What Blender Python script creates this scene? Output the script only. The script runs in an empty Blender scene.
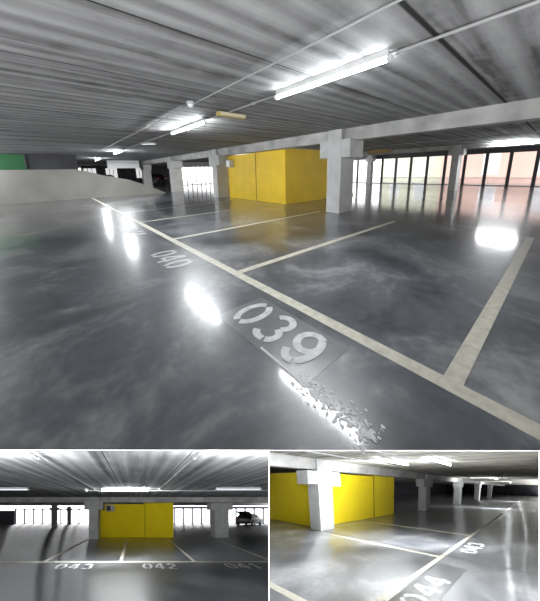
import bpy, bmesh, math, random
from mathutils import Vector, Matrix
random.seed(4)
C = bpy.context.scene.collection
sc = bpy.context.scene

# ------------------------------------------------------------------ camera and frames
EYE = 1.5
XC = Vector((0.7578, 0.15409, -0.63403)); YC = Vector((-0.65209, 0.14526, -0.74409)); ZC = Vector((-0.02255, 0.97732, 0.21056))
# rows: world axes written in the camera's own axes
RC = Matrix((XC, YC, ZC))            # camera axes -> world axes
FP = 251.0                            # focal length in pixels
CX, CY = 270.0, 225.0                 # optical centre

def unit(v): return v.normalized()
class Frame:
    """a garage level: maps its own metres to world metres (the upper level is the world itself)"""
    def __init__(s, M=None, clips=()):
        s.M = M or Matrix.Identity(4); s.clips = clips
    def p(s, q): return s.M @ Vector(q)

def lower_level(pp, f, vx, vy, eye):
    # plan directions of the level (orthonormal), then the raked, skewed set it stands on
    r = lambda a: Vector((a[0]-pp[0], pp[1]-a[1], -f))
    if vx is None:
        Rl = Matrix(((1,0,0),(0,0,-1),(0,1,0)))
    else:
        X = unit(r(vx)); Y = r(vy); Y = unit(Y - X*X.dot(Y)); Z = X.cross(Y); Rl = Matrix((X,Y,Z))
    # rake: floor falls away, vertical stays vertical
    S = Matrix(((1,0,-(pp[0]-CX)/f),(0,1,(pp[1]-CY)/f),(0,0,FP/f)))
    A = (RC @ S @ Rl.transposed()).to_4x4()
    M = Matrix.Translation((0,0,EYE)) @ A @ Matrix.Translation((0,0,-eye))
    return M

def wplane(u0, v0, u1, v1):
    """plane through the eye and a level edge; returns a point and a normal"""
    a = RC @ Vector((u0-CX, CY-v0, -FP)); b = RC @ Vector((u1-CX, CY-v1, -FP))
    return Vector((0,0,EYE)), unit(a.cross(b))

PX1, PX2 = 269.0, 539.2
def side(u, keep_left):
    co, n = wplane(u, 300, u, 600)
    ref = RC @ Vector(((-50 if keep_left else 50)+u-CX, CY-450, -FP))
    if n.dot(ref) < 0: n = -n
    return co, n                       # keep the side n points to
def top_side(v):
    co, n = wplane(0, v, 540, v)
    ref = RC @ Vector((0, CY-v-60, -FP))
    if n.dot(ref) < 0: n = -n
    return co, n
UP = Frame()
LEFT = Frame(lower_level((135,512), 160, None, None, 1.8), (side(PX1-.45, True), top_side(444)))
RIGHT = Frame(lower_level((405,526), 204, (537,489), (84,482), 1.8), (side(PX1+.45, False), side(PX2-.4, True), top_side(444)))

# ------------------------------------------------------------------ mesh helpers
class MB:
    def __init__(s, fr): s.fr = fr; s.v = []; s.f = []; s.sm = []
    def add(s, vs, fs, smooth=False):
        n = len(s.v); s.v += [Vector(v) for v in vs]; s.f += [[n+i for i in f] for f in fs]; s.sm += [smooth]*len(fs); return s
    def box(s, x0,x1,y0,y1,z0,z1):
        return s.add([(x0,y0,z0),(x1,y0,z0),(x1,y1,z0),(x0,y1,z0),(x0,y0,z1),(x1,y0,z1),(x1,y1,z1),(x0,y1,z1)],
                     [(3,2,1,0),(4,5,6,7),(0,1,5,4),(1,2,6,5),(2,3,7,6),(3,0,4,7)])
    def quad(s, *p): return s.add(p, [tuple(range(len(p)))])
    def grid(s, x0,x1,y0,y1,z,n=1):
        return s.quad((x0,y0,z),(x1,y0,z),(x1,y1,z),(x0,y1,z))
    def prism(s, pts, a, b, axis='y'):
        """extrude a profile; pts in the two other axes"""
        def mk(p, t):
            return {'y':(p[0],t,p[1]),'x':(t,p[0],p[1]),'z':(p[0],p[1],t)}[axis]
        n = len(pts)
        vs = [mk(p,a) for p in pts]+[mk(p,b) for p in pts]
        fs = [tuple(range(n))[::-1], tuple(range(n,2*n))]+[(i,(i+1)%n,n+(i+1)%n,n+i) for i in range(n)]
        return s.add(vs, fs)
    def tube(s, p0, p1, r, n=10, r1=None):
        p0 = Vector(p0); p1 = Vector(p1); d = unit(p1-p0); a = unit(d.orthogonal()); b = d.cross(a); r1 = r if r1 is None else r1
        vs = []
        for c, rr in ((p0,r),(p1,r1)):
            for i in range(n):
                t = 2*math.pi*i/n; vs.append(c+(a*math.cos(t)+b*math.sin(t))*rr)
        s.add(vs, [(i,(i+1)%n,n+(i+1)%n,n+i) for i in range(n)], True)
        return s.add(vs, [tuple(range(n))[::-1], tuple(range(n,2*n))])
    def ribbon(s, pts, w, z):
        pts = [Vector((p[0],p[1])) for p in pts]; vs = []
        for i, p in enumerate(pts):
            d = (pts[min(i+1,len(pts)-1)]-pts[max(i-1,0)]).normalized(); nn = Vector((-d.y,d.x))*w/2
            vs += [(p.x+nn.x,p.y+nn.y,z),(p.x-nn.x,p.y-nn.y,z)]
        return s.add(vs, [(2*i,2*i+1,2*i+3,2*i+2) for i in range(len(pts)-1)])
    def xf(s, fn, start=0):
        for i in range(start, len(s.v)): s.v[i] = Vector(fn(s.v[i]))
        return s
    def build(s, name, mat, parent=None, origin=None, bevel=0, **tags):
        bm = bmesh.new(); L = bm.verts.layers.float_vector.new('lp')
        vs = []
        for v in s.v:
            b = bm.verts.new(s.fr.p(v)); b[L] = v; vs.append(b)
        for f, sm in zip(s.f, s.sm):
            try: fc = bm.faces.new([vs[i] for i in f]); fc.smooth = sm
            except ValueError: pass
        for co, no in s.fr.clips:
            if any((v.co-co).dot(no) < 0 for v in bm.verts):
                bmesh.ops.bisect_plane(bm, geom=bm.verts[:]+bm.edges[:]+bm.faces[:], plane_co=co, plane_no=no, clear_inner=True)
        bmesh.ops.recalc_face_normals(bm, faces=bm.faces[:])
        if not bm.faces: bm.free(); return None
        if parent is not None: org = Vector(parent['_org'])
        elif origin is not None: org = s.fr.p(origin)
        else:
            lo = Vector([min(v.co[i] for v in bm.verts) for i in range(3)]); hi = Vector([max(v.co[i] for v in bm.verts) for i in range(3)])
            org = Vector(((lo.x+hi.x)/2,(lo.y+hi.y)/2,lo.z))
        for v in bm.verts: v.co -= org
        me = bpy.data.meshes.new(name); bm.to_mesh(me); bm.free(); me.materials.append(mat)
        o = bpy.data.objects.new(name, me); C.objects.link(o)
        if parent is not None: o.parent = parent
        else: o.location = org
        o['_org'] = tuple(org)
        if bevel:
            m = o.modifiers.new('bevel','BEVEL'); m.width = bevel; m.segments = 2; m.limit_method = 'ANGLE'
        tag(o, **tags); return o
GROUPS = {'pillar':'concrete pillars of the %s','lamp':'tube lamps under the ceiling of the %s','floor line':'painted bay lines on the floor of the %s',
          'number':'stencilled bay numbers on the floor of the %s','pipe':'conduits and pipes under the ceiling of the %s','fence':'barred facades of the %s',
          'building':'buildings outside the %s','opening':'bright far openings of the %s','sign':'hanging signs of the %s'}
def tag(o, label=None, cat=None, group=None, kind=None):
    if cat in GROUPS and not group: group = GROUPS[cat] % ('upper floor' if F is UP else 'lower left view' if F is LEFT else 'lower right view')
    if label: o['label'] = label
    if cat: o['category'] = cat
    if group: o['group'] = group
    if kind: o['kind'] = kind
def thing(name, fr, at, label, cat, group=None):
    o = bpy.data.objects.new(name, None); C.objects.link(o); o.location = fr.p(at); o['_org'] = tuple(o.location)
    o.empty_display_size = .2
    tag(o, label, cat, group); return o

# ------------------------------------------------------------------ materials
def mat(name, col, rough=.7, metal=0, emit=None, es=1, noise=0, nscale=3, bump=0, spec=.5):
    m = bpy.data.materials.new(name); m.use_nodes = True; nt = m.node_tree; b = nt.nodes['Principled BSDF']
    b.inputs['Base Color'].default_value = (*col,1); b.inputs['Roughness'].default_value = rough; b.inputs['Metallic'].default_value = metal
    b.inputs['Specular IOR Level'].default_value = spec
    if emit: b.inputs['Emission Color'].default_value = (*emit,1); b.inputs['Emission Strength'].default_value = es
    if noise:
        at = nt.nodes.new('ShaderNodeAttribute'); at.attribute_name = 'lp'
        n = nt.nodes.new('ShaderNodeTexNoise'); n.inputs['Scale'].default_value = nscale; n.inputs['Detail'].default_value = 6
        nt.links.new(at.outputs['Vector'], n.inputs['Vector'])
        r = nt.nodes.new('ShaderNodeValToRGB')
        r.color_ramp.elements[0].position = .3; r.color_ramp.elements[1].position = .7
        r.color_ramp.elements[0].color = (*[c*(1-noise) for c in col],1); r.color_ramp.elements[1].color = (*[min(1,c*(1+noise)) for c in col],1)
        nt.links.new(n.outputs['Fac'], r.inputs['Fac']); nt.links.new(r.outputs['Color'], b.inputs['Base Color'])
        if bump:
            bp = nt.nodes.new('ShaderNodeBump'); bp.inputs['Strength'].default_value = bump; bp.inputs['Distance'].default_value = .02
            nt.links.new(n.outputs['Fac'], bp.inputs['Height']); nt.links.new(bp.outputs['Normal'], b.inputs['Normal'])
    return m

def floor_mat(name, lo, mid, hi, r0, r1, bumpd=.0006, coat=1.0, tilt=None, crough=.11):
    m = bpy.data.materials.new(name); m.use_nodes = True; nt = m.node_tree; N = nt.nodes; K = nt.links; b = N['Principled BSDF']
    at = N.new('ShaderNodeAttribute'); at.attribute_name = 'lp'
    n1 = N.new('ShaderNodeTexNoise'); n1.inputs['Scale'].default_value = .75; n1.inputs['Detail'].default_value = 9; n1.inputs['Roughness'].default_value = .62; n1.inputs['Distortion'].default_value = .8
    K.new(at.outputs['Vector'], n1.inputs['Vector'])
    n2 = N.new('ShaderNodeTexNoise'); n2.inputs['Scale'].default_value = 9; n2.inputs['Detail'].default_value = 5
    K.new(at.outputs['Vector'], n2.inputs['Vector'])
    mx = N.new('ShaderNodeMath'); mx.operation = 'MULTIPLY_ADD'; mx.inputs[1].default_value = .22; K.new(n2.outputs['Fac'], mx.inputs[0]); K.new(n1.outputs['Fac'], mx.inputs[2])
    r = N.new('ShaderNodeValToRGB'); e = r.color_ramp.elements
    e[0].position = .4; e[0].color = (*lo,1); e[1].position = .86; e[1].color = (*hi,1); x = e.new(.62); x.color = (*mid,1)
    K.new(mx.outputs[0], r.inputs['Fac']); K.new(r.outputs['Color'], b.inputs['Base Color'])
    rr = N.new('ShaderNodeMapRange'); rr.inputs['From Min'].default_value = .35; rr.inputs['From Max'].default_value = .8
    rr.inputs['To Min'].default_value = r0; rr.inputs['To Max'].default_value = r1
    K.new(mx.outputs[0], rr.inputs['Value']); K.new(rr.outputs[0], b.inputs['Roughness'])
    n3 = N.new('ShaderNodeTexNoise'); n3.inputs['Scale'].default_value = 2.2; n3.inputs['Detail'].default_value = 3; K.new(at.outputs['Vector'], n3.inputs['Vector'])
    bp = N.new('ShaderNodeBump'); bp.inputs['Strength'].default_value = .35; bp.inputs['Distance'].default_value = bumpd
    K.new(n3.outputs['Fac'], bp.inputs['Height']); K.new(bp.outputs['Normal'], b.inputs['Normal'])
    b.inputs['Specular IOR Level'].default_value = .5
    if tilt:
        cn = N.new('ShaderNodeCombineXYZ')
        for i in range(3): cn.inputs[i].default_value = tilt[i]
        K.new(cn.outputs[0], bp.inputs['Normal'])
    b.inputs['Coat IOR'].default_value = 1.28
    b.inputs['Coat Weight'].default_value = coat; b.inputs['Coat Roughness'].default_value = crough
    K.new(bp.outputs['Normal'], b.inputs['Coat Normal'])
    return m

def ceiling_mat(name, axis, base, joint0, period, wide=None):
    """concrete planks; axis = the coordinate that crosses the planks (0 x, 1 y)"""
    m = bpy.data.materials.new(name); m.use_nodes = True; nt = m.node_tree; N = nt.nodes; K = nt.links; b = N['Principled BSDF']
    b.inputs['Roughness'].default_value = .85
    at = N.new('ShaderNodeAttribute'); at.attribute_name = 'lp'
    mp = N.new('ShaderNodeMapping'); K.new(at.outputs['Vector'], mp.inputs['Vector'])
    mp.inputs['Scale'].default_value = (3.6,.22,1) if axis == 0 else (.22,3.6,1)
    n1 = N.new('ShaderNodeTexNoise'); n1.inputs['Scale'].default_value = 1; n1.inputs['Detail'].default_value = 5; n1.inputs['Roughness'].default_value = .6; n1.inputs['Distortion'].default_value = .25
    K.new(mp.outputs[0], n1.inputs['Vector'])
    n2 = N.new('ShaderNodeTexNoise'); n2.inputs['Scale'].default_value = 2.5; n2.inputs['Detail'].default_value = 8; n2.inputs['Roughness'].default_value = .7; K.new(at.outputs['Vector'], n2.inputs['Vector'])
    ad = N.new('ShaderNodeMath'); ad.operation = 'MULTIPLY_ADD'; ad.inputs[1].default_value = .35; K.new(n2.outputs['Fac'], ad.inputs[0]); K.new(n1.outputs['Fac'], ad.inputs[2])
    r = N.new('ShaderNodeValToRGB'); e = r.color_ramp.elements
    e[0].position = .5; e[0].color = (*[c*.3 for c in base],1); e[1].position = .8; e[1].color = (*[c*1.15 for c in base],1); x = e.new(.64); x.color = (*[c*.85 for c in base],1)
    K.new(ad.outputs[0], r.inputs['Fac'])
    sep = N.new('ShaderNodeSeparateXYZ'); K.new(at.outputs['Vector'], sep.inputs[0])
    def joint(off, per, hw):
        a = N.new('ShaderNodeMath'); a.operation = 'ADD'; a.inputs[1].default_value = -off+per*100; K.new(sep.outputs[axis], a.inputs[0])
        w = N.new('ShaderNodeMath'); w.operation = 'PINGPONG'; w.inputs[1].default_value = per/2; K.new(a.outputs[0], w.inputs[0])
        g = N.new('ShaderNodeMapRange'); g.inputs['From Min'].default_value = hw*.6; g.inputs['From Max'].default_value = hw*1.3
        K.new(w.outputs[0], g.inputs['Value']); return g.outputs[0]
    j = joint(joint0, period, .012)
    if wide:
        j2 = joint(wide[0], wide[1], .03); mn = N.new('ShaderNodeMath'); mn.operation = 'MINIMUM'; K.new(j, mn.inputs[0]); K.new(j2, mn.inputs[1]); j = mn.outputs[0]
    # shallow ribs, their light and shade put into the colour as bands
    wv = N.new('ShaderNodeMath'); wv.operation = 'MULTIPLY'; wv.inputs[1].default_value = 2*math.pi/.3; K.new(sep.outputs[axis], wv.inputs[0])
    sn = N.new('ShaderNodeMath'); sn.operation = 'SINE'; K.new(wv.outputs[0], sn.inputs[0])
    mr = N.new('ShaderNodeMapRange'); mr.inputs['From Min'].default_value = -1; mr.inputs['To Min'].default_value = .72; mr.inputs['To Max'].default_value = 1.08; K.new(sn.outputs[0], mr.inputs['Value'])
    mm = N.new('ShaderNodeMix'); mm.data_type = 'RGBA'; mm.blend_type = 'MULTIPLY'; mm.inputs[0].default_value = 1
    K.new(r.outputs['Color'], mm.inputs[6]); K.new(mr.outputs[0], mm.inputs[7])
    mj = N.new('ShaderNodeMix'); mj.data_type = 'RGBA'; mj.inputs[6].default_value = (.006,.006,.006,1); K.new(j, mj.inputs[0]); K.new(mm.outputs[2], mj.inputs[7])
    K.new(mj.outputs[2], b.inputs['Base Color'])
    return m

M_floor = floor_mat('polished dark concrete', (.014,.016,.021), (.068,.073,.082), (.23,.233,.235), .3, .44)
M_floorR = floor_mat('polished grey concrete', (.04,.043,.05), (.115,.12,.13), (.27,.27,.275), .32, .46, tilt=(.72,.32,.61), coat=.7, crough=.16)
M_floorL = floor_mat('polished dark concrete raked', (.022,.025,.031), (.06,.065,.074), (.165,.168,.17), .32, .46, tilt=(.31,.77,.555), coat=.5, crough=.22)
M_ceil = ceiling_mat('ribbed concrete planks', 1, (.31,.31,.31), 1.07, 1.5, (1.07,6.0))
M_ceilL = ceiling_mat('ribbed concrete planks lower left', 0, (.42,.42,.42), -.55, 1.5)
M_ceilR = ceiling_mat('ribbed concrete planks lower right', 0, (.62,.59,.52), .5, 1.5)
M_pillar = mat('painted concrete', (.46,.46,.45), .75, noise=.12, nscale=2.5, bump=.15)
M_beam = mat('beam concrete', (.40,.395,.38), .8, noise=.3, nscale=1.6, bump=.2)
M_yellow = mat('yellow painted wall', (.84,.56,.02), .55, noise=.06, nscale=1.5)
M_yellow2 = mat('bright yellow painted wall', (1.0,.76,.015), .5, noise=.05, nscale=1.5)
M_seam = mat('dark seam', (.16,.11,.01), .8)
M_line = mat('cream road paint', (.36,.345,.29), .5, noise=.18, nscale=12)
M_num = mat('white road paint', (.38,.39,.39), .5, noise=.2, nscale=14)
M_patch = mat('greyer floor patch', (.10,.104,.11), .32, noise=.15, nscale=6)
M_tube = mat('lit tube', (1,1,1), .4, emit=(.93,.97,1), es=60)
M_tube2 = mat('bright lit tube', (1,1,1), .4, emit=(.93,.97,1), es=210)
M_tubeL = mat('lit tube of lower left level', (1,1,1), .4, emit=(.95,.98,1), es=60)
M_tubedim = mat('unlit tube', (.75,.76,.77), .4, emit=(.9,.95,1), es=.5)  # switched off, yet given a faint glow of its own
M_housing = mat('lamp housing', (.6,.6,.6), .5)
M_grey = mat('grey enamel', (.55,.56,.57), .5)
M_conduit = mat('galvanised conduit', (.42,.42,.42), .5, metal=.3)
M_dark = mat('dark steel', (.05,.052,.055), .5)
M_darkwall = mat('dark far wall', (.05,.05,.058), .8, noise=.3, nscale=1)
M_wall = mat('grey wall', (.3,.3,.3), .8, noise=.15, nscale=1)
M_ramp = mat('pale concrete parapet', (.23,.223,.205), .8, noise=.12, nscale=.8)
M_green = mat('green painted wall', (.004,.085,.022), .6)
M_white = mat('glowing white edge', (.9,.9,.9), .5, emit=(1,1,1), es=.75)  # slab and partition edges glow by themselves to stay white
M_sign = mat('yellow sign', (.65,.5,.18), .6)
M_signw = mat('warm white sign face', (.8,.74,.55), .5)
M_car = mat('black car paint', (.012,.012,.014), .25)
M_glass = mat('dark car glass', (.03,.035,.04), .08)
M_tyre = mat('tyre rubber', (.015,.015,.015), .8)
M_red = mat('red lamp', (.4,.02,.02), .3)
M_salmon = mat('salmon rendered facade', (.6,.4,.34), .8, noise=.05, nscale=.8)
M_pale = mat('pale yellow facade', (.6,.61,.48), .8, noise=.05, nscale=.8)
M_win = mat('pale window glass', (.55,.57,.6), .5)
M_whitewall = mat('white facade', (.93,.93,.93), .8)
def glassy():
    m = bpy.data.materials.new('fence mesh haze'); m.use_nodes = True; nt = m.node_tree; N = nt.nodes; b = N['Principled BSDF']; out = N['Material Output']
    b.inputs['Base Color'].default_value = (.9,.9,.9,1); b.inputs['Roughness'].default_value = .5
    t = N.new('ShaderNodeBsdfTransparent'); mx = N.new('ShaderNodeMixShader'); mx.inputs[0].default_value = .22
    nt.links.new(t.outputs[0], mx.inputs[1]); nt.links.new(b.outputs[0], mx.inputs[2]); nt.links.new(mx.outputs[0], out.inputs[0]); return m
M_haze = glassy()

# ------------------------------------------------------------------ repeated kinds
def pillar(fr, x0,x1,y0,y1, top, label, axis='y', wing=.33, wz=(1.88,2.46), m=None, inset=0):
    t = thing('concrete_pillar', fr, ((x0+x1)/2,(y0+y1)/2,0), label, 'pillar', None)
    m = m or M_pillar
    MB(fr).box(x0,x1,y0,y1,0,top).build('shaft', m, t, bevel=.012)
    for s in (-1,1):
        b = MB(fr)
        if axis == 'y': a0, a1 = (y1, y1+wing) if s > 0 else (y0-wing, y0); b.box(x0+inset,x1-inset,a0,a1,*wz)
        else: a0, a1 = (x1, x1+wing) if s > 0 else (x0-wing, x0); b.box(a0,a1,y0+inset,y1-inset,*wz)
        b.build('corbel', m, t, bevel=.01)
    return t
def tube_light(fr, p0, p1, label, lit=True, z=2.7, m=None, hang=.099, r=.022, w=.06, group=None, name='tube_light', power=140):
    c = ((p0[0]+p1[0])/2,(p0[1]+p1[1])/2,z)
    t = thing(name, fr, c, label, 'lamp', group)
    ax = abs(p1[0]-p0[0]) > abs(p1[1]-p0[1])
    if ax: MB(fr).box(p0[0],p1[0],c[1]-w/2,c[1]+w/2,z+.025,z+hang).build('housing', M_housing, t)
    else: MB(fr).box(c[0]-w/2,c[0]+w/2,min(p0[1],p1[1]),max(p0[1],p1[1]),z+.025,z+hang).build('housing', M_housing, t)
    MB(fr).tube((p0[0],p0[1],z),(p1[0],p1[1],z),r).build('tube', (m or M_tube) if lit else M_tubedim, t)
    if lit and power:
        l = bpy.data.lights.new('tube_and_fill_glow','AREA'); l.shape = 'RECTANGLE'; l.energy = power; l.color = (.95,.98,1)
        a3, b3 = fr.p((p0[0],p0[1],z-r-.012)), fr.p((p1[0],p1[1],z-r-.012)); dn = -(fr.M.to_3x3() @ Vector((0,0,1))).normalized()
        xx = (b3-a3).normalized(); yy = dn.cross(xx).normalized(); zz = -dn; xx = yy.cross(zz)
        l.size = (b3-a3).length; l.size_y = .16
        o = bpy.data.objects.new('tube_and_fill_glow', l); C.objects.link(o)
        o.matrix_world = Matrix.Translation((a3+b3)/2) @ Matrix((xx,yy,zz)).transposed().to_4x4()
    for a, b in ((p0,p1),(p1,p0)):
        d = Vector((b[0]-a[0],b[1]-a[1],0)).normalized()*.04
        MB(fr).tube((a[0]-d.x,a[1]-d.y,z),(a[0]+d.x*.2,a[1]+d.y*.2,z),r*1.35).build('end_cap', M_grey, t)
    return t
def conduit(fr, p0, p1, label, r=.014, n=6, z=None):
    b = MB(fr).tube(p0, p1, r, 8)
    o = b.build('conduit', M_conduit)
    tag(o, label, 'pipe'); 
    p0 = Vector(p0); p1 = Vector(p1); d = unit(p1-p0)
    for i in range(n):
        q = p0.lerp(p1, (i+.5)/n)
        MB(fr).tube(q-d*.03, q+d*.03, r*1.8, 8).build('clip', M_conduit, o)
    return o
def painted_line(fr, a, b, w, label, z=.004):
    o = MB(fr).ribbon([a,((a[0]+b[0])/2,(a[1]+b[1])/2),b], w, z).build('painted_line', M_line); 
    if o: tag(o, label, 'floor line')
    return o
def arc(cx,cy,rx,ry,a0,a1,n=12):
    return [(cx+rx*math.cos(math.radians(a0+(a1-a0)*i/n)), cy+ry*math.sin(math.radians(a0+(a1-a0)*i/n))) for i in range(n+1)]
GL = {
 '0':[arc(.36,.5,.27,.42,-78,78), arc(.36,.5,.27,.42,102,258)],
 '3':[arc(.34,.71,.24,.21,155,-60), arc(.34,.29,.27,.21,70,-60), arc(.34,.29,.27,.21,-72,-155)],
 '9':[arc(.36,.66,.26,.26,50,350,16), arc(.36,.5,.27,.42,55,-60), arc(.36,.5,.27,.42,-72,-145)],
 '4':[[(.5,0),(.5,.2)],[(.5,.36),(.5,1)],[(.06,.28),(.66,.28)],[(.08,.34),(.42,.95)]],
 '1':[[(.4,0),(.4,.95)],[(.38,.92),(.16,.74)]],
 '2':[arc(.35,.7,.25,.23,160,-25)+[(.12,.16)],[(.08,.075),(.64,.075)]],
}
def painted_number(fr, text, org, adv, up, W, H, label, sw=.15, pitch=.84, m=None):
    """org: lower-left of the first digit; adv/up: unit floor directions"""
    t = thing('painted_number', fr, (org[0],org[1],0), label, 'number')
    av = Vector(adv); uv = Vector(up)
    for k, ch in enumerate(text):
        b = MB(fr); zz = .0055
        for st in GL[ch]:
            zz += .0006
            pts = []
            for gx, gy in st:
                q = Vector(org)+av*((gx+k*pitch)*W)+uv*(gy*H); pts.append((q.x,q.y))
            b.ribbon(pts, sw*H, zz)
        b.build('digit', m or M_num, t)
    return t
def facade(fr, along, pos, a0, a1, ztop, spacing, label, rail=.6, first=None, lintel=.35, pw=.07, haze=True, lintelmat=None):
    """open glazed/barred facade: posts, rail, lintel. along='y' stands on x=pos; along='x' stands on y=pos"""
    def bx(b, s0, s1, d0, d1, z0, z1):
        return b.box(pos+d0,pos+d1,s0,s1,z0,z1) if along == 'y' else b.box(s0,s1,pos+d0,pos+d1,z0,z1)
    at = (pos,(a0+a1)/2,0) if along == 'y' else ((a0+a1)/2,pos,0)
    t = thing('facade_fence', fr, at, label, 'fence')
    s = a0 if first is None else first
    while s <= a1+.01:
        bx(MB(fr), s-pw/2, s+pw/2, -.06, .06, 0, ztop).build('post', M_dark, t); s += spacing
    bx(MB(fr), a0, a1, -.015, .015, rail-.02, rail+.02).build('rail', M_grey if haze else M_dark, t)
    bx(MB(fr), a0, a1, -.1, .1, ztop, ztop+lintel).build('lintel', lintelmat or M_dark, t)
    bx(MB(fr), a0, a1, -.04, .04, 0, .06).build('bottom_rail', M_grey, t)
    if haze: bx(MB(fr), a0, a1, .02, .025, .06, rail-.02).build('lower_panel', M_haze, t)
    return t
def car(fr, x, y, ang, label, gate=False, sc_=1.0, paint=None):
    t = thing('car', fr, (x,y,0), label, 'car')
    ca, sa = math.cos(ang), math.sin(ang)
    def X(v): v = v*sc_; return (x+v.x*ca-v.y*sa, y+v.x*sa+v.y*ca, v.z)
    pm = paint or M_car
    prof = [(-1.95,.32),(-2.0,.6),(-1.9,.95),(-1.62,1.0),(-1.28,1.42),(-.9,1.5),(.35,1.47),(1.05,1.0),(1.8,.85),(2.02,.62),(2.0,.3),(1.62,.26),(1.5,.5),(1.25,.62),(1.0,.5),(.88,.24),(-.88,.24),(-1.0,.5),(-1.25,.62),(-1.5,.5),(-1.62,.26)]
    b = MB(fr); n = len(prof); vs = []
    for yy, tp in ((-.86,1),(-.8,1.0),(.8,1.0),(.86,1)):
        pass
    rows = []
    for yy in (-.86,.86):
        for px, pz in prof:
            k = .78 if pz > 1.2 else 1
            vs.append((px,yy*k,pz))
    fs = [tuple(range(n))[::-1], tuple(range(n,2*n))]+[(i,(i+1)%n,n+(i+1)%n,n+i) for i in range(n)]
    b.add(vs, fs); b.xf(X); b.build('body', pm, t, bevel=.03)
    for sgn in (-1,1):
        b = MB(fr).add([(-1.4,sgn*.80,1.04),(.85,sgn*.80,1.04),(.33,sgn*.705,1.40),(-1.15,sgn*.705,1.40)],[(0,1,2,3)])
        b.xf(X); b.build('side_window', M_glass, t)
        for wx in (-1.25,1.25):
            w = MB(fr).tube((wx,sgn*.70,.31),(wx,sgn*.88,.31),.31,18).xf(X).build('wheel', M_tyre, t)
            MB(fr).tube((wx,sgn*.875,.31),(wx,sgn*.895,.31),.18,12).xf(X).build('hub', M_grey, w)
        MB(fr).box(-2.02,-1.9,sgn*.62-.14,sgn*.62+.14,.7,.88).xf(X).build('tail_light', M_red, t)
    MB(fr).add([(.42,-.64,1.44),(.42,.64,1.44),(1.04,.78,1.03),(1.04,-.78,1.03)],[(0,1,2,3)]).xf(lambda v:X(v+Vector((.012,0,.012)))).build('windscreen', M_glass, t)
    if gate:
        MB(fr).prism([(-1.2,1.5),(-2.2,1.82),(-2.22,1.74),(-1.2,1.42)],-.7,.7,'y').xf(X).build('tailgate', pm, t, bevel=.02)
    return t
def building(fr, along, pos, a0, a1, z0, z1, m, label, wins, depth=4):
    at = (pos,(a0+a1)/2,z0) if along == 'y' else ((a0+a1)/2,pos,z0)
    t = thing('building', fr, at, label, 'building')
    if along == 'y': MB(fr).box(pos,pos+depth,a0,a1,z0,z1).build('facade', m, t)
    else: MB(fr).box(a0,a1,pos,pos+depth,z0,z1).build('facade', m, t)
    for (s, z, w, h) in wins:
        if along == 'y': f = MB(fr).box(pos-.05,pos,s-w/2,s+w/2,z,z+h).build('window', M_whitewall, t); MB(fr).box(pos-.07,pos-.05,s-w/2+.1,s+w/2-.1,z+.1,z+h-.1).build('pane', M_win, f)
        else: f = MB(fr).box(s-w/2,s+w/2,pos-.05,pos,z,z+h).build('window', M_whitewall, t); MB(fr).box(s-w/2+.1,s+w/2-.1,pos-.07,pos-.05,z+.1,z+h-.1).build('pane', M_win, f)
    return t
def struct(name, b, m, **k):
    o = b.build(name, m); 
    if o: o['kind'] = 'structure'
    return o

# ================================================================== UPPER LEVEL
F = UP
# floor slab: cut edge in front of the viewer
e0 = Vector((-.45,1.86)); e1 = Vector((1.77,-.12)); ed = (e1-e0).normalized()
a = e0-ed*25; b_ = e1+ed*25
struct('floor', MB(F).quad((a.x,a.y,0),(b_.x,b_.y,0),(30,-26,0),(30,60,0),(-22,60,0)), M_floor)
struct('ceiling', MB(F).box(-22,26,-25,60,2.8,2.95), M_ceil)
nrm = Vector((ed.y,-ed.x));  nrm = nrm if nrm.dot(Vector((0,0))-e0) > 0 else -nrm
q0 = e0-ed*3; q1 = e1+ed*3
struct('trim_1', MB(F).quad((q0.x,q0.y,-.001),(q1.x,q1.y,-.001),(q1.x,q1.y,-.0065),(q0.x,q0.y,-.0065)), M_white)
for i, (x0,x1,y0,y1) in enumerate(((-22,-21.8,-25,60),)):
    struct('wall_left', MB(F).box(x0,x1,y0,y1,-.2,2.8), M_wall)
struct('wall_back', MB(F).box(-22,26,-25.2,-25,-.2,2.8), M_wall)

# beams over the pillar rows
struct('trim_2', MB(F).box(7.58,8.05,-20,34,2.42,2.799), M_beam)
struct('trim_3', MB(F).box(19.2,19.6,-20,34,2.55,2.799), M_beam)

# pillars
near = ['nearest square concrete pillar with cross-shaped corbels in front of the yellow enclosure',
        'grey concrete pillar at the far left end of the yellow enclosure',
        'second grey pillar left of the yellow enclosure beside the bright barred opening',
        'farthest grey pillar of the row left of the yellow enclosure']
for k, y in enumerate((4.98, 13.35, 20.6, 28.9)):
    pillar(F, 7.4, 8.2, y, y+.55, 2.79, near[k], inset=.0)
pillar(F, 19.0, 19.7, 4.46, 4.84, 2.79, 'dark slim pillar standing before the barred facade with the salmon building', wing=.2, wz=(2.2,2.55))
pillar(F, 24.6, 25.1, 13.0, 13.45, 2.79, 'distant grey pillar just right of the yellow enclosure at the left end of the barred facade', wing=.2, wz=(2.2,2.55))

# yellow enclosure
y = thing('yellow_enclosure', F, (10.6,10.6,0), 'large matte yellow boxed room standing behind the nearest pillar', 'enclosure')
MB(F).box(7.95,13.5,8.2,10.35,0,2.46).build('tall_wall', M_yellow, y, bevel=.01)
MB(F).box(7.97,13.5,10.35,13.0,0,2.405).build('low_wall', M_yellow, y, bevel=.01)
MB(F).box(7.944,7.968,10.32,10.36,0,2.4).build('seam', M_seam, y)
MB(F).box(7.935,13.52,8.17,8.2,0,.12).build('skirting', M_yellow, y)
t = thing('junction_box', F, (7.9,13.1,1.85), 'small grey electrical box by the pillar at the left end of the yellow enclosure', 'electrical box')
MB(F).box(7.72,7.965,12.4,12.8,1.75,2.15).build('case', M_grey, t, bevel=.01)
MB(F).box(7.70,7.72,12.45,12.75,1.8,2.1).build('cover', M_whitewall, t)

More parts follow.
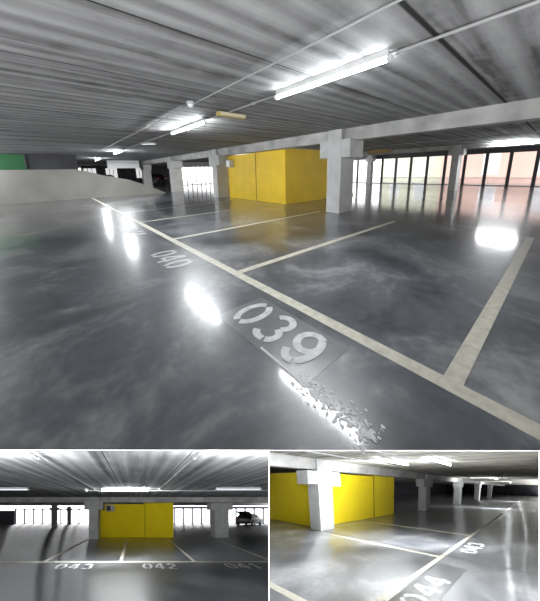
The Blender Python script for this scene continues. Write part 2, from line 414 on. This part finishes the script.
# painted lines
painted_line(F, (1.9,-3.2), (1.9,24), .13, 'long cream line running away beneath the bay numbers on the upper floor', .003)
for yy, x1, lab in ((.32,7.5,'wide cream bay divider nearest on the right of bay 039'),
                    (3.05,7.3,'long cream bay divider meeting the line just left of number 039'),
                    (5.75,7.3,'cream bay divider past number 040, parting it from 041'),
                    (8.6,5.2,'short faint bay divider beyond bay 041 on the upper floor')):
    painted_line(F, (1.965,yy), (x1,yy), .12, lab)
painted_line(F, (1.965,11.3), (7.2,11.3), .12, 'farthest faint bay divider on the upper floor near the yellow enclosure')
# bay numbers
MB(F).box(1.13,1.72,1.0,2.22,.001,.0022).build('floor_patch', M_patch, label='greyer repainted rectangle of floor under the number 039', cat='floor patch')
painted_number(F, '039', (1.2,2.15), (0,-1), (1,0), .43, .48, 'large stencilled number 039 painted on the upper floor')
painted_number(F, '040', (1.17,4.95), (0,-1), (1,0), .43, .5, 'stencilled number 040 painted on the upper floor')
painted_number(F, '041', (1.17,7.75), (0,-1), (1,0), .43, .5, 'faint stencilled number 041 painted farthest on the upper floor')
# worn scratch, plus lamp reflection painted as pale flecks, beside 039
random.seed(8)
b = MB(F)
b.ribbon([(1.16,1.52),(1.15,1.05)], .022, .0045)
for i in range(420):
    u = random.random(); yy = 1.1-.62*u; xx = 1.16+random.gauss(0,.03+.025*u); r = random.choice((.002,.003,.004,.005,.008,.011))*random.uniform(.7,1.3)
    n = 7; b.quad(*[(xx+r*math.cos(k*2*math.pi/n)*random.uniform(.6,1.3), yy+1.4*r*math.sin(k*2*math.pi/n)*random.uniform(.6,1.3), .0035+i*.000002) for k in range(n)])
b.build('scuffs_and_glare', mat('pale scuff and glare marks', (.42,.42,.43), .5), label='pale scuff marks and painted lamp glare on the floor beside the number 039', cat='scuff marks', kind='stuff')

# lights
tube_light(F, (3.08,3.36), (3.08,1.5), 'long lit tube lamp hanging nearest on the upper ceiling', w=.05, r=.028, power=80)
tube_light(F, (3.08,8.2), (3.08,6.0), 'second lit tube lamp along the upper ceiling, left of the yellow sign', m=M_tube2, power=110)
tube_light(F, (3.08,17.6), (3.08,15.6), 'farthest lit tube lamp of the upper ceiling row, small at the left', m=M_tube2, power=230)
tube_light(F, (19.0,3.05), (19.0,1.35), 'lit tube lamp on the right above the barred facade', z=2.66, m=M_tube2, power=80)
tube_light(F, (3.08,25.6), (3.08,23.6), 'tiny lit tube lamp beyond the farthest one, above the ramp wall', m=M_tube2, power=230)
tube_light(F, (3.15,11.9), (3.6,11.6), 'short unlit tube lamp between two lit ones on the upper ceiling', lit=False, z=2.72)
conduit(F, (3.16,.15,2.77), (3.16,16,2.77), 'pale conduit carrying the lit tubes along the upper ceiling', r=.018)
conduit(F, (2.27,-.5,2.775), (2.27,16,2.775), 'thin conduit parallel to the lamps ending beyond the round detector', r=.012, n=7)
conduit(F, (10.5,-6,2.74), (10.5,14,2.74), 'thin pipe under the ceiling behind the beam', r=.02)
conduit(F, (14.5,-6,2.74), (14.5,14,2.74), 'far thin pipe under the ceiling before the barred facade', r=.02)
t = thing('smoke_detector', F, (2.2,4.8,2.7), 'small white round detector on the upper ceiling conduit', 'detector')
MB(F).tube((2.2,4.8,2.8),(2.2,4.8,2.75),.07,16).build('base', M_grey, t)
MB(F).tube((2.2,4.8,2.75),(2.2,4.8,2.70),.055,16,.035).build('sensor_head', M_whitewall, t)
t = thing('hanging_sign', F, (3.25,5.02,2.68), 'yellow rectangular sign fitting under the upper ceiling near the second tube', 'sign')
MB(F).box(2.9,3.6,4.98,5.10,2.68,2.76).build('frame', M_sign, t)
MB(F).box(2.95,3.55,4.965,4.98,2.69,2.75).build('face', M_signw, t)
t = thing('hanging_sign', F, (14.5,7.6,2.4), 'brownish sign box hanging before the left half of the barred facade', 'sign')
MB(F).box(14.5,14.6,6.6,7.9,2.36,2.56).build('panel', mat('brown sign', (.38,.27,.12), .6), t)
MB(F).box(14.49,14.5,6.7,7.8,2.39,2.53).build('face', mat('tan sign face', (.5,.37,.16), .6), t)
for s in (6.8,7.7): MB(F).tube((14.55,s,2.56),(14.55,s,2.8),.01,6).build('hanger', M_dark, t)

# barred facade on the right and the buildings beyond it
facade(F, 'y', 25.7, -8.1, 16.5, 2.42, 1.36, 'long barred facade of dark posts before the salmon building', first=-8.1+.08, lintel=.4, pw=.2)
building(F, 'y', 34, -30, 9.5, -8, 12, M_salmon, 'salmon rendered building seen through the barred facade',
         [(-14,.6,1.3,2.2),(-8,.6,1.3,2.2),(-3.6,.6,1.3,2.2),(1.4,.6,1.3,2.2),(5.2,.6,1.3,2.2)])
building(F, 'y', 35, 9.6, 17, -8, 12, M_pale, 'pale yellow building left of the salmon one beyond the bars', [(12,.4,1.2,2.2),(15,.4,1.2,2.2)])
# end facade at far left of the enclosure
facade(F, 'x', 31, 11.0, 25.5, 2.2, .62, 'bright barred gate seen between the pillars left of the yellow enclosure', rail=1.0, lintel=.6, pw=.06, haze=False, lintelmat=M_wall, first=11.1)
struct('trim_6', MB(F).box(4.2,6.9,28,28.3,2.08,2.799), M_whitewall)
# ramp parapet and dark end on the far left
struct('wall_ramp', MB(F).prism([(-22,0),(-22,1.9),(1.3,1.88),(2.0,1.7),(2.75,1.45),(4.3,1.1),(5.6,.55),(6.7,.02),(6.7,0)], 20.4, 20.7, 'y'), M_ramp)
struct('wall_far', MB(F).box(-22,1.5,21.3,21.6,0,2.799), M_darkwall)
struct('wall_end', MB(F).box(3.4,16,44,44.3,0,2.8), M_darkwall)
t = thing('green_panel', F, (-12,21.2,0), 'green painted panel high on the far dark wall at the left', 'panel')
MB(F).box(-21.7,-1.03,21.22,21.29,0,2.78).build('board', M_green, t)
MB(F).box(-1.03,-.96,21.2,21.29,0,2.78).build('edge_frame', M_dark, t)
for i, (x0, lab) in enumerate(((3.6,'small bright opening far left above the ramp wall'),(6.2,'small bright opening far left beside the farthest pillar'),(10.2,'small bright opening behind the parked car at the far left'))):
    t = thing('bright_opening', F, (x0,43.9,1), lab, 'opening')
    MB(F).box(x0,x0+1.5,43.85,43.98,.9,2.4).build('glazing', mat('daylit glazing', (.9,.9,.9), .5, emit=(1,1,1), es=.6), t)
    for k in range(4): MB(F).box(x0+k*.5-.04,x0+k*.5+.04,43.78,43.86,.9,2.4).build('bar', M_dark, t)
car(F, 11.2, 39, 1.9, 'dark parked car far off, left of the two', paint=M_car)
car(F, 4.6, 33.0, 1.4, 'grey parked car at the far left behind the ramp wall', paint=M_wall)

# ================================================================== LOWER LEFT LEVEL
F = LEFT
struct('floor_lower_left', MB(F).grid(-32,30,1.6,26,0), M_floorL)
struct('ceiling_lower_left', MB(F).grid(-32,30,1.9,25.5,2.8), M_ceilL)
struct('trim_4', MB(F).box(-32,30,10.75,11.2,2.45,2.799), M_beam)
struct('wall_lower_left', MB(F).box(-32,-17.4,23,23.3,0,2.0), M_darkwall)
yl = thing('yellow_enclosure', F, (0,13,0), 'bright yellow boxed room between two pillars in the lower left view', 'enclosure')
MB(F).box(.72,2.72,11.3,15,0,2.5).build('tall_wall', M_yellow2, yl, bevel=.01)
MB(F).box(-2.58,.72,11.32,15,0,2.35).build('low_wall', M_yellow2, yl, bevel=.01)
MB(F).box(.69,.72,11.29,11.32,0,2.35).build('seam', M_seam, yl)
pillar(F, -3.05,-2.42, 10.55,11.25, 2.79, 'grey pillar at the left end of the yellow enclosure in the lower left view', axis='x', wing=.3, wz=(1.95,2.5))
pillar(F, 5.62,6.6, 11.25,11.9, 2.79, 'wide grey pillar right of the yellow enclosure in the lower left view', axis='x', wing=.28, wz=(1.95,2.5))
pillar(F, -9.4,-8.9, 18,18.4, 2.6, 'dark slim pillar before the bars in the lower left view', axis='x', wing=.2, wz=(2.0,2.3), m=M_wall)
pillar(F, -9.6,-9.15, 22.6,23.0, 2.6, 'distant thin pillar between the bars in the lower left view', axis='x', wing=.15, wz=(2.0,2.2), m=M_wall)
t = thing('junction_box', F, (-1.9,11.2,2.0), 'grey electrical box on the yellow wall beside the pillar in the lower left view', 'electrical box')
MB(F).box(-2.0,-1.45,11.12,11.3,1.85,2.28).build('case', M_grey, t); MB(F).box(-1.95,-1.7,11.1,11.12,1.9,2.22).build('cover', M_dark, t)
facade(F, 'x', 24.4, -18.3, -7.4, 2.15, 1.38, 'barred facade left of the yellow enclosure in the lower left view', first=-18.2, pw=.17, lintel=.2, haze=False)
facade(F, 'x', 24.4, 5.9, 13.0, 2.3, 1.38, 'barred facade right of the yellow enclosure in the lower left view', first=6.0, pw=.17, lintel=.3, haze=False)
facade(F, 'x', 24.4, 13.1, 26, 2.3, 1.38, 'barred facade behind the car in the lower left view', first=15.4, pw=.17, lintel=.3, haze=False)
car(F, 15.7, 22.0, .62, 'black hatchback with its tailgate raised, before the bars in the lower left view', gate=True, sc_=1.05)
painted_line(F, (-12,5.72), (12,5.82), .14, 'long pale line across the floor of the lower left view', .003)
for x0, y0, x1, y1, lab in ((-3.28,5.75,-3.1,10.4,'pale bay divider left of number 043 in the lower left view'),
                            (-.52,5.78,-.5,11.0,'near-vertical bay divider below the middle of the yellow wall, lower left view'),
                            (2.16,5.8,2.2,10.9,'pale bay divider running to the right corner of the yellow wall, lower left view'),
                            (5.0,5.8,5.25,9.7,'pale bay divider right of number 041 in the lower left view')):
    painted_line(F, (x0,y0), (x1,y1), .12, lab)
painted_line(F, (-6.1,5.0), (-5.0,5.65), .12, 'short pale stroke at the left edge of the lower left view')
painted_number(F, '043', (-2.62,5.02), (1,0), (0,1), .52, .52, 'number 043 painted at the left of the lower left view')
painted_number(F, '042', (.24,5.05), (1,0), (0,1), .48, .52, 'number 042 painted below the yellow wall in the lower left view')
painted_number(F, '041', (3.02,5.08), (1,0), (0,1), .48, .52, 'number 041 painted at the right of the lower left view')
tube_light(F, (-1.35,6.5), (.55,6.5), 'lit tube lamp centred above the yellow wall in the lower left view', m=M_tubeL, r=.04, power=350)
tube_light(F, (-6.0,6.45), (-4.3,6.45), 'tube lamp at the left edge of the lower left view', lit=False, r=.03)
tube_light(F, (3.25,6.4), (5.0,6.4), 'tube lamp at the right of the lower left view', lit=False, r=.03)
conduit(F, (-2.0,6.9,2.715), (8,6.9,2.715), 'thin conduit crossing the ceiling beside the lit tube in the lower left view', r=.015)
conduit(F, (-1.7,2.2,2.76), (-1.7,10,2.76), 'thin conduit running away on the left ceiling of the lower left view', r=.018)
conduit(F, (1.05,2.2,2.76), (1.05,10,2.76), 'pair conduit running away on the right ceiling of the lower left view', r=.02)
t = thing('smoke_detector', F, (-2.1,6.9,2.7), 'round detector beside the lit tube in the lower left view', 'detector')
MB(F).tube((-2.1,6.9,2.8),(-2.1,6.9,2.74),.09,14).build('base', M_grey, t); MB(F).tube((-2.1,6.9,2.74),(-2.1,6.9,2.68),.07,14,.045).build('sensor_head', M_whitewall, t)

# ================================================================== LOWER RIGHT LEVEL
F = RIGHT
struct('floor_lower_right', MB(F).grid(-2,70,-6,32,0), M_floorR)
struct('ceiling_lower_right', MB(F).grid(-2,70,-6,32,2.8), M_ceilR)
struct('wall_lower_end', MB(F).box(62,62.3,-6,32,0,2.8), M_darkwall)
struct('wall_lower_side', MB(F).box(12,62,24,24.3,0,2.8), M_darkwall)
struct('trim_5', MB(F).box(-2,60,7.2,7.75,2.4,2.799), M_beam)
yr = thing('yellow_enclosure', F, (8.2,10.5,0), 'vivid yellow boxed room seen by its corner in the lower right view', 'enclosure')
MB(F).box(5.3,9.15,7.97,14,0,2.36).build('low_wall', M_yellow2, yr, bevel=.01)
MB(F).box(9.15,11.15,7.95,14,0,2.42).build('tall_wall', M_yellow2, yr, bevel=.01)
MB(F).box(9.12,9.16,7.94,7.97,0,2.36).build('seam', M_seam, yr)
pillar(F, 4.95,5.6, 7.1,7.8, 2.79, 'tall grey pillar at the corner of the yellow enclosure in the lower right view', axis='x', wing=.42, wz=(1.85,2.35))
for x0, lab in ((14.2,'white lit pillar right of the yellow enclosure in the lower right view'),(22.4,'second pillar right of the yellow enclosure in the lower right view'),
                (31.5,'third pillar right of the yellow enclosure in the lower right view'),(41,'farthest pillar of the row in the lower right view')):
    pillar(F, x0,x0+.7, 7.1,7.8, 2.79, lab, axis='x', wing=.4, wz=(1.85,2.4))
pillar(F, 21.2,21.7, 16.4,16.9, 2.79, 'distant pillar just right of the yellow corner in the lower right view', axis='x', wing=.3, wz=(2,2.4))
t = thing('junction_box', F, (6.1,7.85,1.9), 'white electrical box beside the pillar in the lower right view', 'electrical box')
MB(F).box(6.05,6.5,7.65,7.96,1.78,2.15).build('case', M_whitewall, t); MB(F).box(6.1,6.45,7.63,7.65,1.83,2.1).build('cover', M_grey, t)
painted_line(F, (0,1.93), (60,1.93), .13, 'long diagonal pale line of the lower right view', .003)
for x0, lab in ((1.62,'pale bay divider in the bottom left corner of the lower right view'),(4.83,'pale bay divider running to the pillar in the lower right view'),(7.8,'faint pale bay divider before the yellow wall in the lower right view')):
    painted_line(F, (x0,1.99), (x0,7.3), .12, lab)
o = MB(F).ribbon([(5.02,-4),(5.0,0),(5.05,4),(5.05,7)], .035, .0045).build('floor_joint', M_dark, label='thin dark joint crossing the floor of the lower right view', cat='floor joint')
MB(F).quad((2.35,1.12,.002),(4.4,1.12,.002),(4.4,1.82,.002),(2.35,1.82,.002)).build('floor_patch', mat('dark floor patch', (.06,.062,.066), .3), label='darker rectangle of floor under the number 044', cat='floor patch')
painted_number(F, '044', (2.45,1.2), (1,0), (0,1), .5, .52, 'number 044 painted at the bottom of the lower right view')
painted_number(F, '043', (5.6,1.2), (1,0), (0,1), .5, .52, 'number 043 painted beyond the dark joint in the lower right view')
tube_light(F, (6.3,3.0), (8.0,3.0), 'bright tube lamp above the long line in the lower right view', r=.04, power=380)
tube_light(F, (5.6,4.6), (7.4,4.6), 'second bright tube lamp beside the first in the lower right view', r=.03, power=420)
tube_light(F, (20.5,3.4), (22.2,3.4), 'distant lit tube lamp in the lower right view', r=.04, power=900)
tube_light(F, (33,3.4), (34.7,3.4), 'farthest lit tube lamp in the lower right view', r=.03, power=900)
conduit(F, (2,3.9,2.76), (30,3.9,2.76), 'thin conduit along the ceiling of the lower right view', r=.02)
conduit(F, (3,5.6,2.75), (30,5.6,2.75), 'second thin conduit nearer the yellow wall in the lower right view', r=.02)

# partitions between the lower levels (thin white edges that glow)
for nm, u in (('wall_divider',PX1),('wall_outer',PX2)):
    b = MB(UP); vs = []
    for z, v0, v1 in ((1.30,450.2,606),(26.,450.2,606)):
        for s in (-1,1):
            for v in (v0,v1):
                cc = Vector(((u-CX)/FP*z + s*.0026, (CY-v)/FP*z, -z)); vs.append(Vector((0,0,EYE))+RC@cc)
    # 0:(near,-,top)1:(near,-,bot)2:(near,+,top)3:(near,+,bot)4..7 far
    b.add(vs, [(4,6,7,5),(0,4,5,1),(2,3,7,6),(0,2,6,4),(1,5,7,3)])
    struct(nm, b, M_wall)
    struct('trim_'+('7' if u == PX1 else '8'), MB(UP).quad(vs[0],vs[1],vs[3],vs[2]), M_white)

# ------------------------------------------------------------------ world, lamps, camera
w = bpy.data.worlds.new('overcast sky'); sc.world = w; w.use_nodes = True
bg = w.node_tree.nodes['Background']; bg.inputs[0].default_value = (.97,.98,1,1); bg.inputs[1].default_value = 2.6

def lamp(fr, p, power, size=.15):
    l = bpy.data.lights.new('fill_lamp','POINT'); l.energy = power; l.shadow_soft_size = size; l.color = (.95,.98,1)
    o = bpy.data.objects.new('tube_and_fill_glow', l); C.objects.link(o); o.location = fr.p(p)  # bare added fill light, no tube around it
# added fill lamps without fixtures, out of view, to brighten ceiling and floor
for yy, pw in ((7,110),(13,420),(19,420)): lamp(UP, (-4.3,yy,2.45), pw)
for xx, yy, pw in ((13.5,-2.5,90),(19,-6,300),(12,17,400),(20,18,600)): lamp(UP, (xx,yy,2.3), pw)
def down_fill(fr, p, aim, power, sx=1.6, sy=.3):  # added unseen fill, aimed at the lower yellow boxes and pillars
    l = bpy.data.lights.new('fill_lamp','AREA'); l.shape = 'RECTANGLE'; l.size = sx; l.size_y = sy; l.energy = power; l.color = (.95,.98,1)
    o = bpy.data.objects.new('fill_lamp', l); C.objects.link(o); a = fr.p(p); o.location = a
    o.rotation_euler = (fr.p(aim)-a).to_track_quat('-Z','Y').to_euler()
for xx in (-6.5,-2.2,2.0,6.2): down_fill(LEFT, (xx,2.3,2.62), (xx*.5,11,1.7), 420)
for p, aim, pw in (((3.0,3.9,2.6),(4.6,9,1.6),70),((3.6,2.6,2.6),(9,8,1.3),170),((4.2,1.2,2.6),(14,6,.9),420)): down_fill(RIGHT, p, aim, pw)
cam = bpy.data.cameras.new('camera'); co = bpy.data.objects.new('camera', cam); C.objects.link(co); sc.camera = co
co.matrix_world = Matrix.Translation((0,0,EYE)) @ RC.to_4x4()
cam.sensor_fit = 'HORIZONTAL'; cam.sensor_width = 36; cam.lens = FP/540*36; cam.shift_x = 0; cam.shift_y = (CY-300.5)/540.0
cam.clip_start = .02; cam.clip_end = 500
sc.view_settings.view_transform = 'Standard'; sc.view_settings.look = 'None'; sc.view_settings.exposure = .28
for o in sc.objects:
    if '_org' in o: del o['_org']
